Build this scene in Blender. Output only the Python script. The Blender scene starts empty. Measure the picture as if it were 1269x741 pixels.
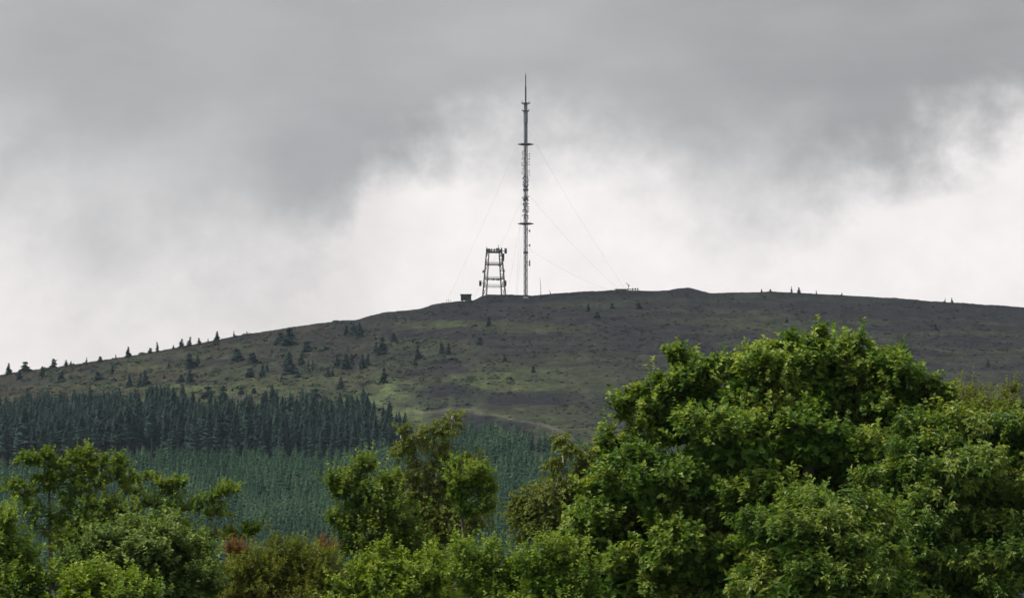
import bpy, math
import numpy as np

rng = np.random.default_rng(7)

sc = bpy.context.scene
COL = sc.collection
R = math.radians

# ------------------------------------------------------------------ camera geometry
W0, H0 = 1269.0, 741.0
HFOV = R(12.0)
F = W0 / 2 / math.tan(HFOV / 2)
HORIZON = 700.0
PITCH = math.atan((HORIZON - H0 / 2) / F)
CAM = np.array([0.0, 0.0, 9.0])
cp, sp_ = math.cos(PITCH), math.sin(PITCH)
FWD = np.array([0, cp, sp_]); UPV = np.array([0, -sp_, cp]); RGT = np.array([1.0, 0, 0])


def at(px, py, d):
    """world point seen at photo position px, py, at distance d (m along world y)"""
    px, py, d = np.broadcast_arrays(np.asarray(px, float), np.asarray(py, float), np.asarray(d, float))
    v = FWD + ((px - W0 / 2) / F)[..., None] * RGT + ((H0 / 2 - py) / F)[..., None] * UPV
    return CAM + v * (d / v[..., 1])[..., None]


def mpp(d):
    return d / F


# ------------------------------------------------------------------ helpers
def hash2(ix, iy, seed):
    h = (ix.astype(np.int64) * 374761393 + iy.astype(np.int64) * 668265263 + seed * 974634721) & 0xFFFFFFFF
    h = ((h ^ (h >> 13)) * 1274126177) & 0xFFFFFFFF
    h = h ^ (h >> 16)
    return (h & 0xFFFF) / 65535.0


def vnoise(x, y, seed=0):
    ix, iy = np.floor(x), np.floor(y)
    fx, fy = x - ix, y - iy
    fx = fx * fx * (3 - 2 * fx); fy = fy * fy * (3 - 2 * fy)
    a = hash2(ix, iy, seed); b = hash2(ix + 1, iy, seed)
    c = hash2(ix, iy + 1, seed); d = hash2(ix + 1, iy + 1, seed)
    return (a + (b - a) * fx) * (1 - fy) + (c + (d - c) * fx) * fy - 0.5


def fbm(x, y, seed=0, oct=4, gain=0.5):
    s = 0; a = 1.0
    for i in range(oct):
        s = s + a * vnoise(x * 2 ** i + 17.3 * i, y * 2 ** i + 5.1 * i, seed + i)
        a *= gain
    return s


def nrm(v):
    return v / np.maximum(np.linalg.norm(v, axis=-1, keepdims=True), 1e-9)


def make_mesh(name, verts, faces, mat=None, smooth=False, attrs=None):
    """verts (n,3); faces (m,k) array or list of such arrays; attrs {name: (domain, values)}"""
    me = bpy.data.meshes.new(name)
    if not isinstance(faces, list):
        faces = [faces]
    faces = [np.asarray(f, np.int32) for f in faces if len(f)]
    verts = np.ascontiguousarray(verts, np.float32)
    loops = np.concatenate([f.ravel() for f in faces])
    tot = np.concatenate([np.full(len(f), f.shape[1], np.int32) for f in faces])
    start = np.concatenate([[0], np.cumsum(tot)[:-1]]).astype(np.int32)
    me.vertices.add(len(verts)); me.vertices.foreach_set('co', verts.ravel())
    me.loops.add(len(loops)); me.loops.foreach_set('vertex_index', loops)
    me.polygons.add(len(tot)); me.polygons.foreach_set('loop_start', start)
    me.update(calc_edges=True)
    me.polygons.foreach_set('use_smooth', np.full(len(tot), smooth, bool))
    for k, (dom, vals) in (attrs or {}).items():
        a = me.attributes.new(k, 'FLOAT', dom)
        a.data.foreach_set('value', np.asarray(vals, np.float32))
    if mat is not None:
        me.materials.append(mat)
    me.validate()
    return me


def link(name, me, parent=None, loc=None):
    o = bpy.data.objects.new(name, me); COL.objects.link(o)
    if parent is not None:
        o.parent = parent
    if loc is not None:
        o.location = [float(c) for c in loc]
    return o


def tag(o, label=None, cat=None, group=None, kind=None):
    if label: o['label'] = label
    if cat: o['category'] = cat
    if group: o['group'] = group
    if kind: o['kind'] = kind
    return o


class MB:
    """collects shapes into one mesh"""
    def __init__(self):
        self.v = []; self.f3 = []; self.f4 = []; self.n = 0

    def add(self, v, f3=None, f4=None):
        v = np.asarray(v, float)
        self.v.append(v)
        if f3 is not None and len(f3): self.f3.append(np.asarray(f3, int) + self.n)
        if f4 is not None and len(f4): self.f4.append(np.asarray(f4, int) + self.n)
        self.n += len(v)

    def tube(self, pts, rad, k=6, cap=True):
        pts = np.asarray(pts, float); rad = np.broadcast_to(np.asarray(rad, float), (len(pts),))
        d = np.gradient(pts, axis=0); d = nrm(d)
        up = np.array([0, 0, 1.0]) if abs(d[0, 2]) < 0.9 else np.array([0, 1.0, 0])
        a = nrm(np.cross(d, up)); b = np.cross(d, a)
        th = np.arange(k) * 2 * math.pi / k
        ring = pts[:, None] + rad[:, None, None] * (np.cos(th)[None, :, None] * a[:, None] + np.sin(th)[None, :, None] * b[:, None])
        v = ring.reshape(-1, 3)
        n = len(pts)
        i, j = np.meshgrid(np.arange(n - 1), np.arange(k), indexing='ij')
        j2 = (j + 1) % k
        f4 = np.stack([i * k + j, i * k + j2, (i + 1) * k + j2, (i + 1) * k + j], -1).reshape(-1, 4)
        f3 = []
        if cap:
            v = np.concatenate([v, pts[:1], pts[-1:]])
            for jj in range(k):
                f3.append((n * k, (jj + 1) % k, jj))
                f3.append((n * k + 1, (n - 1) * k + jj, (n - 1) * k + (jj + 1) % k))
        self.add(v, f3, f4)

    def bar(self, p, q, r, k=4):
        self.tube([p, q], r, k)

    def box(self, c, s, taper=1.0, rz=0.0):
        x, y, z = np.asarray(s, float) / 2
        v = np.array([(-x, -y, -z), (x, -y, -z), (x, y, -z), (-x, y, -z),
                      (-x * taper, -y * taper, z), (x * taper, -y * taper, z), (x * taper, y * taper, z), (-x * taper, y * taper, z)])
        if rz:
            c_, s_ = math.cos(rz), math.sin(rz)
            v = v @ np.array([[c_, s_, 0], [-s_, c_, 0], [0, 0, 1]])
        v = v + np.asarray(c, float)
        self.add(v, None, [(3, 2, 1, 0), (4, 5, 6, 7), (0, 1, 5, 4), (1, 2, 6, 5), (2, 3, 7, 6), (3, 0, 4, 7)])

    def lathe(self, prof, k=24, c=(0, 0, 0), axis='z'):
        prof = np.asarray(prof, float)
        th = np.arange(k) * 2 * math.pi / k
        v = np.stack([prof[:, 0, None] * np.cos(th), prof[:, 0, None] * np.sin(th), np.repeat(prof[:, 1, None], k, 1)], -1).reshape(-1, 3)
        if axis == 'x': v = v[:, [2, 1, 0]]
        if axis == 'y': v = v[:, [0, 2, 1]]
        v = v + np.asarray(c, float)
        n = len(prof)
        i, j = np.meshgrid(np.arange(n - 1), np.arange(k), indexing='ij')
        j2 = (j + 1) % k
        f4 = np.stack([i * k + j, i * k + j2, (i + 1) * k + j2, (i + 1) * k + j], -1).reshape(-1, 4)
        self.add(v, None, f4)

    def arrays(self):
        fs = []
        if self.f3: fs.append(np.concatenate(self.f3))
        if self.f4: fs.append(np.concatenate(self.f4))
        return np.concatenate(self.v), fs

    def build(self, name, mat, parent=None, loc=None, smooth=False):
        v, fs = self.arrays()
        return link(name, make_mesh(name, v, fs, mat, smooth), parent, loc)


# ------------------------------------------------------------------ materials
def new_mat(name):
    m = bpy.data.materials.new(name); m.use_nodes = True
    nt = m.node_tree
    return m, nt, nt.nodes['Principled BSDF']


def ramp(nt, fac, stops, interp='LINEAR'):
    n = nt.nodes.new('ShaderNodeValToRGB')
    cr = n.color_ramp; cr.interpolation = interp
    while len(cr.elements) < len(stops): cr.elements.new(0.5)
    for e, (p, c) in zip(cr.elements, stops):
        e.position = p
        e.color = (*c, 1) if len(c) == 3 else c
    if fac is not None: nt.links.new(fac, n.inputs[0])
    return n.outputs[0]


def noise(nt, vec, scale, detail=3, rough=0.55):
    n = nt.nodes.new('ShaderNodeTexNoise')
    n.inputs['Scale'].default_value = scale; n.inputs['Detail'].default_value = detail
    n.inputs['Roughness'].default_value = rough
    if vec is not None: nt.links.new(vec, n.inputs['Vector'])
    return n.outputs['Fac']


def math_(nt, op, a, b=None, c=None, clamp=False):
    n = nt.nodes.new('ShaderNodeMath'); n.operation = op; n.use_clamp = clamp
    for i, x in enumerate((a, b, c)):
        if x is None: continue
        if isinstance(x, (int, float)): n.inputs[i].default_value = x
        else: nt.links.new(x, n.inputs[i])
    return n.outputs[0]


def mix(nt, fac, a, b, mode='MIX'):
    n = nt.nodes.new('ShaderNodeMix'); n.data_type = 'RGBA'; n.blend_type = mode
    for key, x in ((0, fac), (6, a), (7, b)):
        if isinstance(x, (int, float)): n.inputs[key].default_value = x
        elif isinstance(x, tuple): n.inputs[key].default_value = (*x, 1)
        else: nt.links.new(x, n.inputs[key])
    return n.outputs[2]


def attr(nt, name):
    n = nt.nodes.new('ShaderNodeAttribute'); n.attribute_name = name
    return n.outputs['Fac']


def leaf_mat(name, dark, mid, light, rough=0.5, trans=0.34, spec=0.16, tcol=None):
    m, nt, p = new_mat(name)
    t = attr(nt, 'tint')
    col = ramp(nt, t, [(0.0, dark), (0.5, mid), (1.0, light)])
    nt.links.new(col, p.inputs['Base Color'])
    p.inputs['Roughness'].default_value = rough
    p.inputs['Specular IOR Level'].default_value = spec
    if trans > 0:
        tr = nt.nodes.new('ShaderNodeBsdfTranslucent')
        tc = mix(nt, 1.0, col, tcol or (1.4, 1.35, 0.5), 'MULTIPLY')
        nt.links.new(tc, tr.inputs[0])
        ms = nt.nodes.new('ShaderNodeMixShader'); ms.inputs[0].default_value = trans
        nt.links.new(p.outputs[0], ms.inputs[1]); nt.links.new(tr.outputs[0], ms.inputs[2])
        nt.links.new(ms.outputs[0], nt.nodes['Material Output'].inputs['Surface'])
    return m


def plain_mat(name, c1, c2, scale=4.0, rough=0.7, metal=0.0):
    m, nt, p = new_mat(name)
    tc = nt.nodes.new('ShaderNodeTexCoord')
    f = noise(nt, tc.outputs['Object'], scale, 4)
    nt.links.new(ramp(nt, f, [(0.35, c1), (0.65, c2)]), p.inputs['Base Color'])
    p.inputs['Roughness'].default_value = rough
    p.inputs['Metallic'].default_value = metal
    return m


M_bark = plain_mat('bark', (0.035, 0.03, 0.022), (0.09, 0.08, 0.06), 3.0, 0.9)
M_birch = plain_mat('birch_bark', (0.12, 0.11, 0.10), (0.45, 0.43, 0.40), 3.0, 0.8)
M_sbark = plain_mat('spruce_bark', (0.055, 0.045, 0.042), (0.10, 0.08, 0.07), 0.8, 0.9)
M_steel = plain_mat('galvanised_steel', (0.035, 0.037, 0.04), (0.06, 0.062, 0.065), 0.4, 0.55, 0.3)
M_dsteel = plain_mat('dark_weathered_steel', (0.018, 0.019, 0.021), (0.035, 0.036, 0.038), 0.5, 0.6, 0.2)
M_shroud = plain_mat('grey_antenna_shroud', (0.10, 0.115, 0.125), (0.14, 0.155, 0.165), 0.3, 0.5)
M_wire = plain_mat('guy_wire', (0.30, 0.31, 0.32), (0.36, 0.37, 0.38), 0.3, 0.5, 0.2)
M_dish = plain_mat('dish_grey', (0.10, 0.10, 0.105), (0.16, 0.16, 0.165), 0.5, 0.5)
M_hut = plain_mat('hut_wall', (0.018, 0.018, 0.020), (0.035, 0.034, 0.034), 0.6, 0.8)
M_wood = plain_mat('grey_timber', (0.05, 0.058, 0.050), (0.09, 0.10, 0.085), 0.8, 0.85)

# ------------------------------------------------------------------ terrain
SX = np.array([-2600, -1500, -900, -400, -100, 0, 40, 60, 100, 160, 200, 250, 300, 350, 400, 425, 442, 460, 480, 520, 535, 565, 585, 592, 598, 605, 640, 660, 690, 720, 760,
               800, 828, 840, 855, 868, 880, 905, 960, 1000, 1040, 1080, 1110, 1150, 1200, 1269, 1500, 2000, 2700, 3800], float)
SY = np.array([716, 700, 640, 540, 477, 464, 458, 456, 450, 441, 434, 425, 415, 407, 400, 396.5, 396, 390.5, 386.5, 383, 377.5, 373.5, 372.5, 370, 366.5, 365, 365, 366.3, 363.3, 361.3, 359.5,
               360.5, 360, 357.5, 356.5, 360, 363, 362.5, 361.3, 363.5, 365.5, 368, 369.3, 373, 376, 381, 402, 480, 620, 716], float)
BASE = 712.0
D0, D1 = 1560.0, 2600.0


def skyline(px):
    px = np.asarray(px, float)
    s = np.interp(px, SX, SY)
    inside = np.clip((px + 200) / 200, 0, 1) * np.clip((1500 - px) / 200, 0, 1)
    return s + inside * (0.9 * fbm(px / 14, px * 0 + 3.3, 5, 3) + 0.5 * vnoise(px / 2.5, px * 0, 9))


def dist(px, s):
    return D0 + (D1 - D0) * s + 0 * px


def hill_z(x, y):
    """small relief added on top of the slope: knolls and tussocks"""
    return 1.9 * fbm(x / 90, y / 60, 21, 4, 0.5) + 1.1 * fbm(x / 16, y / 11, 31, 3, 0.6)


def hill_point(px, py):
    px = np.asarray(px, float); py = np.asarray(py, float)
    s = np.clip((BASE - py) / (BASE - skyline(px)), 0, 1)
    d = dist(px, s)
    p = at(px, py, d)
    fade = np.clip(s * 6, 0, 1) * np.clip((1 - s) * 10, 0, 1)
    p[..., 2] += hill_z(p[..., 0], p[..., 1]) * fade
    return p


cols = np.concatenate([np.linspace(-2600, -200, 60, endpoint=False), np.linspace(-200, -6, 50, endpoint=False), np.arange(-6, 1276, 1.6),
                       np.linspace(1276, 1500, 50, endpoint=False), np.linspace(1500, 3800, 60)])
rows = np.concatenate([np.linspace(0, 0.35, 60, endpoint=False), np.linspace(0.35, 1, 300)])
PX, S_ = np.meshgrid(cols, rows)
SK = skyline(PX)
PY = BASE + (SK - BASE) * S_
front = hill_point(PX, PY)
# behind the crest the hill falls away; in front its foot runs into the plain
crest = front[-1]
back = []
for dd, dz in ((6, 0.25), (15, 1.0), (40, 4), (100, 13), (220, 34), (420, 75), (700, 140), (950, 190)):
    b = crest.copy(); b[:, 1] += dd; b[:, 0] *= 1 + dd / 2600
    b[:, 2] = np.maximum(crest[:, 2] - dz, -0.6)
    back.append(b)
foot = []
for dd, zz in ((-260, -0.6), (-120, 2.2)):
    b = front[0].copy(); b[:, 1] += dd; b[:, 2] = np.minimum(zz, b[:, 2]); foot.append(b)
grid = np.concatenate([np.array(foot), front, np.array(back)])
nr, nc = grid.shape[:2]
ii, jj = np.meshgrid(np.arange(nr - 1), np.arange(nc - 1), indexing='ij')
quads = np.stack([ii * nc + jj, ii * nc + jj + 1, (ii + 1) * nc + jj + 1, (ii + 1) * nc + jj], -1).reshape(-1, 4)


def full(a, edge=0.0):
    o = np.full((nr, nc), edge); o[2:2 + a.shape[0]] = a
    return o.ravel()


def blob(cx, cy, rx, ry, soft=0.5, w=0.5, rot=0.0):
    dx, dy = PX - cx, PY - cy
    c_, s_ = math.cos(rot), math.sin(rot)
    u = (dx * c_ + dy * s_) / rx; v = (-dx * s_ + dy * c_) / ry
    q = np.sqrt(u * u + v * v) + w * fbm(PX / 26, PY / 9, 77, 4)
    return np.clip((1 + soft - q) / (2 * soft), 0, 1)


def stroke(pts, wid):
    best = np.full(PX.shape, 1e9)
    for (x0, y0), (x1, y1) in zip(pts[:-1], pts[1:]):
        t = np.clip(((PX - x0) * (x1 - x0) + (PY - y0) * (y1 - y0)) / ((x1 - x0) ** 2 + (y1 - y0) ** 2), 0, 1)
        best = np.minimum(best, np.hypot(PX - x0 - t * (x1 - x0), (PY - y0 - t * (y1 - y0)) * 1.0))
    return np.clip(1.4 - best / wid - 0.9 * np.abs(vnoise(PX / 9, PY / 3, 55)), 0, 1)


streak = fbm(PX / 90, PY / 8, 41, 4, 0.6)
olive = np.clip(0.42 + 1.7 * streak, 0, 1) * np.clip((PY - 425) / 40, 0, 1) * np.clip((860 - PX) / 250, 0, 1) * np.clip(PX / 200, 0, 1)
olive = np.maximum(olive, 0.75 * blob(330, 505, 150, 16, 0.6))
olive = np.maximum(olive, 0.6 * blob(560, 480, 200, 9, 0.7))
olive = np.maximum(olive, 0.7 * blob(560, 403, 70, 5, 0.6))
olive = np.maximum(olive, 0.5 * blob(665, 408, 60, 5, 0.6))
olive = np.maximum(olive, 0.55 * blob(690, 540, 110, 25, 0.6))
olive = np.maximum(olive, 0.4 * blob(760, 468, 120, 10, 0.7))
olive = np.maximum(olive, 0.45 * np.clip(2.4 * fbm(PX / 120, PY / 7, 91, 4) - 0.05, 0, 1) * np.clip((PX - 600) / 100, 0, 1))
olive = np.maximum(olive, 0.7 * np.clip(2.0 * fbm(PX / 70, PY / 9, 93, 4) + .1, 0, 1) * np.clip((700 - PX) / 300, 0, 1) * np.clip((PY - SK - 4) / 30, 0, 1))
green = blob(485, 488, 36, 15, 0.4, 0.9)
green = np.maximum(green, blob(505, 516, 38, 11, 0.5, 0.9, 0.25))
green = np.maximum(green, 0.6 * blob(560, 402, 28, 4, 0.6))
green = np.maximum(green, 0.5 * blob(590, 497, 60, 4, 0.6))
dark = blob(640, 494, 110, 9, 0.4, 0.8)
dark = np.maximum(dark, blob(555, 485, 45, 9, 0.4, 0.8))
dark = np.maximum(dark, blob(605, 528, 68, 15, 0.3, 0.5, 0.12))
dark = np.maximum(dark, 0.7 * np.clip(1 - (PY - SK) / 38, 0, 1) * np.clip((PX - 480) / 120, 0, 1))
path = 0.6 * stroke([(512, 516), (530, 510), (560, 507), (620, 514), (660, 525), (700, 536)], 2.2)
path = np.maximum(path, 0.6 * stroke([(365, 513), (400, 511), (440, 516)], 1.8))
path = np.maximum(path, 0.5 * stroke([(290, 490), (360, 489), (380, 487)], 1.4))
path = np.maximum(path, 0.7 * blob(655, 567, 34, 5, 0.5, 0.7, 0.25))
rust = np.clip(1 - (PX - 250) / 300, 0, 1) * np.clip((BASE - PY) / 60, 0, 1) * np.clip(0.55 + 1.3 * fbm(PX / 60, PY / 10, 66, 4), 0, 1)
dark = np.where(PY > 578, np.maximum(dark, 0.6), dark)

m, nt, p = new_mat('moorland')
geo = nt.nodes.new('ShaderNodeNewGeometry')
pos = geo.outputs['Position']
n1 = noise(nt, pos, 0.06, 5, 0.65)
n2 = noise(nt, pos, 0.35, 4, 0.7)
mp = nt.nodes.new('ShaderNodeMapping'); mp.inputs['Scale'].default_value = (0.16, 0.035, 0.16); nt.links.new(pos, mp.inputs[0])
n3 = noise(nt, mp.outputs[0], 1.0, 6, 0.72)
base = ramp(nt, n1, [(0.35, (0.0058, 0.0056, 0.0072)), (0.55, (0.0098, 0.0096, 0.0104)), (0.72, (0.017, 0.0172, 0.0130))])  # moor colours set darker than real: cloud shadow over the hill is painted in
c = mix(nt, attr(nt, 'rust'), base, (0.021, 0.0165, 0.0105))
c = mix(nt, attr(nt, 'olive'), c, (0.031, 0.039, 0.0150))
c = mix(nt, attr(nt, 'green'), c, (0.038, 0.050, 0.020))
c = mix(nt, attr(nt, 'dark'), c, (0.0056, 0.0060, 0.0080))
c = mix(nt, attr(nt, 'path'), c, (0.056, 0.054, 0.041))
c = mix(nt, 1.0, c, ramp(nt, n3, [(0.33, (0.45, 0.48, 0.52)), (0.5, (0.95, 0.95, 0.95)), (0.68, (1.75, 1.75, 1.6))]), 'MULTIPLY')
c = mix(nt, 1.0, c, ramp(nt, n2, [(0.3, (0.55, 0.55, 0.55)), (0.7, (1.35, 1.35, 1.3))]), 'MULTIPLY')
nt.links.new(c, p.inputs['Base Color']); p.inputs['Roughness'].default_value = 0.95
p.inputs['Specular IOR Level'].default_value = 0.1
bmp = nt.nodes.new('ShaderNodeBump'); bmp.inputs['Strength'].default_value = 0.8; bmp.inputs['Distance'].default_value = 0.6
nt.links.new(n2, bmp.inputs['Height']); nt.links.new(bmp.outputs[0], p.inputs['Normal'])
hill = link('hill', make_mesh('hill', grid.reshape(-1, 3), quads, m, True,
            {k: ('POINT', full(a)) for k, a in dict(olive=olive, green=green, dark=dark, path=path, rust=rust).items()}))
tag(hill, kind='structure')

m, nt, p = new_mat('field_grass')
geo = nt.nodes.new('ShaderNodeNewGeometry')
nt.links.new(ramp(nt, noise(nt, geo.outputs['Position'], 0.03, 6, 0.7), [(0.3, (0.03, 0.05, 0.015)), (0.7, (0.06, 0.085, 0.028))]), p.inputs['Base Color'])
p.inputs['Roughness'].default_value = 0.95
gx = np.linspace(-2900, 2900, 30); gy = np.linspace(-280, 4700, 30)
GX, GY = np.meshgrid(gx, gy)
gq = np.array([(i * 30 + j, i * 30 + j + 1, (i + 1) * 30 + j + 1, (i + 1) * 30 + j) for i in range(29) for j in range(29)])
tag(link('ground', make_mesh('ground', np.stack([GX, GY, GX * 0], -1).reshape(-1, 3), gq, m)), kind='structure')

rng = np.random.default_rng(7)



# ------------------------------------------------------------------ conifers
def conifer(rg, H, Rad, whorls, blades, bare=0.04, ragged=0.2, power=0.85, lean=0.0, wide=0.32):
    """crown arrays: kite-shaped drooping boughs round a stem"""
    hs = bare + (1 - bare) * np.linspace(0, 0.97, whorls)
    hh = np.repeat(hs, blades) + rg.uniform(-0.5, 0.5, whorls * blades) / whorls
    hh = np.clip(hh, bare, 0.985)
    rr = Rad * (np.clip((1 - hh) / (1 - bare), 0.02, 1) ** power) * rg.uniform(1 - 2 * ragged, 1 + ragged, len(hh))
    th = rg.uniform(0, 2 * math.pi, len(hh))
    d = np.stack([np.cos(th), np.sin(th), 0 * th], -1)
    sd = np.stack([-np.sin(th), np.cos(th), 0 * th], -1)
    base = np.stack([0 * hh, 0 * hh, hh * H], -1)
    drop = np.where(hh > 0.75, -0.35, 0.28) * rr * rg.uniform(0.6, 1.3, len(hh))
    tip = base + d * rr[:, None] - np.array([0, 0, 1]) * drop[:, None]
    mid = base + d * rr[:, None] * 0.5 - np.array([0, 0, 1]) * (drop * 0.25)[:, None]
    w = sd * (rr * wide + 0.02 * H)[:, None]
    low = np.array([0, 0, 1]) * (0.22 * rr + 0.012 * H)[:, None]
    v = np.stack([base + low * 0.4, mid - w - low, tip, mid + w - low], 1).reshape(-1, 3)
    v[:, 0] += lean * v[:, 2]
    k = len(hh); a = np.arange(k) * 4
    f = np.concatenate([np.stack([a, a + 1, a + 2], -1), np.stack([a, a + 2, a + 3], -1)])
    t = np.clip(rg.normal(0.5, 0.2, k), 0, 1); t = np.concatenate([t, t])
    # leader
    s = 0.010 * H + 0.03
    n = len(v)
    v = np.concatenate([v, [[s + lean * H * .9, 0, 0.9 * H], [-s / 2 + lean * H * .9, s, 0.9 * H], [-s / 2 + lean * H * .9, -s, 0.9 * H], [lean * H, 0, H * 1.03]]])
    f = np.concatenate([f, [[n, n + 1, n + 3], [n + 1, n + 2, n + 3], [n + 2, n, n + 3]]])
    t = np.concatenate([t, [0.5] * 3])
    return v, f, t


def stem_arrays(H, r, bare_top, k=6, lean=0.0):
    b = MB(); b.tube([(0, 0, -0.6), (lean * H * bare_top * .5, 0, H * bare_top * 0.5), (lean * H * bare_top, 0, H * bare_top)], [r, r * 0.8, r * 0.45], k)
    return b.arrays()


M_spruce = leaf_mat('spruce_needles', (0.026, 0.050, 0.042), (0.035, 0.067, 0.054), (0.046, 0.085, 0.064), 0.8, 0.4, 0.08, (1.0, 1.0, 1.0))
M_young = leaf_mat('young_spruce_needles', (0.032, 0.074, 0.044), (0.054, 0.112, 0.062), (0.080, 0.145, 0.076), 0.8, 0.4, 0.08, (1.0, 1.0, 1.0))
M_pine = leaf_mat('moor_conifer_needles', (0.013, 0.025, 0.022), (0.021, 0.038, 0.032), (0.032, 0.054, 0.042), 0.8, 0.4, 0.08, (1.0, 1.0, 1.0))


def interp_line(pts):
    a = np.array(pts, float)
    return lambda x: np.interp(x, a[:, 0], a[:, 1])


# --- the dark band of tall spruce on the left of the hill
low_edge = interp_line([(-200, 592), (0, 585), (60, 582), (120, 577), (180, 572), (300, 571), (420, 571), (480, 573), (530, 577)])
high_edge = interp_line([(-200, 476), (0, 484), (60, 488), (110, 500), (180, 520), (240, 534), (340, 536), (420, 536), (460, 544), (498, 562), (530, 577)])


def poisson(px0, px1, py0, py1, step, rg, inside):
    """jittered world-space grid over the slope between two photo bands; returns px, py"""
    out = []
    d_lo = dist(0, (BASE - py1) / (BASE - 420)); d_hi = dist(0, (BASE - py0) / (BASE - 420))
    y = d_lo
    while y < d_hi:
        x0 = (px0 - W0 / 2) * mpp(y); x1 = (px1 - W0 / 2) * mpp(y)
        xs = np.arange(x0, x1, step) + rg.uniform(-.42, .42, len(np.arange(x0, x1, step))) * step + (step / 2 if int(y / step) % 2 else 0)
        ys = y + rg.uniform(-.4, .4, len(xs)) * step
        px = xs / mpp(ys) + W0 / 2
        s = (ys - D0) / (D1 - D0)
        py = BASE - s * (BASE - skyline(px))
        k = inside(px, py)
        out.append(np.stack([px[k], py[k]], -1)); y += step * 0.9
    return np.concatenate(out)


def tile(protos, pts, scale, rz, pick, shift=None):
    """many copies of small meshes joined in one array set (for stuff)"""
    V = []; Fs = []; T = []; n = 0
    for i in range(len(protos)):
        sel = np.where(pick == i)[0]
        if not len(sel): continue
        v, f, t = protos[i]
        c_, s_ = np.cos(rz[sel]), np.sin(rz[sel])
        x = v[None, :, 0] * c_[:, None] - v[None, :, 1] * s_[:, None]
        y = v[None, :, 0] * s_[:, None] + v[None, :, 1] * c_[:, None]
        vv = np.stack([x, y, np.repeat(v[None, :, 2], len(sel), 0)], -1) * scale[sel, None, None] + pts[sel, None]
        V.append(vv.reshape(-1, 3)); Fs.append((f[None] + (np.arange(len(sel)) * len(v))[:, None, None] + n).reshape(-1, 3))
        n += len(sel) * len(v)
        T.append(np.clip(t[None] + rng.normal(0, 0.24, (len(sel), 1)) + (0 if shift is None else shift[sel, None]), 0, 1).ravel())
    return np.concatenate(V), np.concatenate(Fs), np.concatenate(T)


rg = np.random.default_rng(21)
band = poisson(-170, 520, 495, 600, 5.2, rg, lambda x, y: (y < low_edge(x) + 1) & (y > high_edge(x) + 16 * fbm(x / 28, x * 0, 15, 3)) & (fbm(x / 18, y / 8, 16, 3) > -0.42))
depth = low_edge(band[:, 0]) - band[:, 1]              # 0 at the front row
inview = (band[:, 0] > -4) & (band[:, 0] < 500)
order = np.argsort(np.where(inview, depth, 1e6))
n_front = 95
front_i = order[:n_front]
toprow = np.argsort(np.where(inview, band[:, 1] - high_edge(band[:, 0]), 1e6))
toprow = [i for i in toprow if i not in set(front_i)][:190]
indiv = list(front_i) + toprow
rest = np.array(sorted(set(range(len(band))) - set(indiv)))
H_all = np.clip(19 - depth * 0.10, 11, 19) * np.clip(rg.normal(0.97, 0.16, len(band)), .5, 1.35) * (1 + .3 * fbm(band[:, 0] / 30, band[:, 1] / 12, 14, 3))
front_protos = []
for k in range(5):
    bare = (0.45, 0.55, 0.20, 0.10, 0.28)[k]
    front_protos.append((make_mesh('crown', *[(a, b) for a, b, t in [conifer(rg, 19, 2.8, 30, 12, bare, 0.30, 0.7, wide=.45)]][0], M_spruce),
                         make_mesh('trunk', *stem_arrays(19, 0.26, 0.9), M_sbark)))
    me = front_protos[-1][0]
    a = me.attributes.new('tint', 'FLOAT', 'FACE'); a.data.foreach_set('value', np.clip(rg.normal(0.5, 0.2, len(me.polygons)), 0, 1).astype(np.float32))
spr_arr = [conifer(rg, 16, 2.8, 26, 12, 0.06, 0.30, 0.72, wide=.45) for k in range(5)]
spr_mesh = [make_mesh('spruce_tree', v, f, M_spruce, False, {'tint': ('FACE', t)}) for v, f, t in spr_arr]
BP = hill_point(band[:, 0], band[:, 1])
for q, i in enumerate(front_i):
    e = link('spruce_tree', None, None, BP[i]); e.rotation_euler.z = rg.uniform(0, 6.28)
    s = float(H_all[i] / 19); e.scale = (s * rg.uniform(.85, 1.15), s * rg.uniform(.85, 1.15), s)
    cm, tm = front_protos[(0, 1, 1, 0, 4)[q % 5] if band[i, 0] < 190 else (2, 3, 3, 2, 4)[q % 5]]
    link('crown', cm, e); link('trunk', tm, e)
    tag(e, 'tall dark spruce with bare trunk in the front row of the hillside plantation', 'spruce', 'tall spruces along the lower edge of the dark plantation')
for q, i in enumerate(toprow):
    o = link('spruce_tree', spr_mesh[q % 5], None, BP[i]); o.rotation_euler.z = rg.uniform(0, 6.28)
    s = float(H_all[i] / 16); q_ = s * rg.uniform(.8, 1.2, 2); o.scale = (q_[0], q_[1], s)
    tag(o, 'dark spruce crown along the upper edge of the tall hillside plantation', 'spruce', 'spruces along the upper edge of the dark plantation')
small_spr = [conifer(rg, 16, 3.0, 18, 9, 0.2, 0.28, 0.75, wide=0.5) for k in range(4)]
v, f, t = tile(small_spr, BP[rest], H_all[rest] / 16, rg.uniform(0, 6.28, len(rest)), rg.integers(0, 4, len(rest)))
tag(link('spruce_wood', make_mesh('spruce_wood', v, f, M_spruce, False, {'tint': ('FACE', t)})),
    'dark massed crowns of the tall spruce wood across the left slope', 'wood', kind='stuff')

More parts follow.
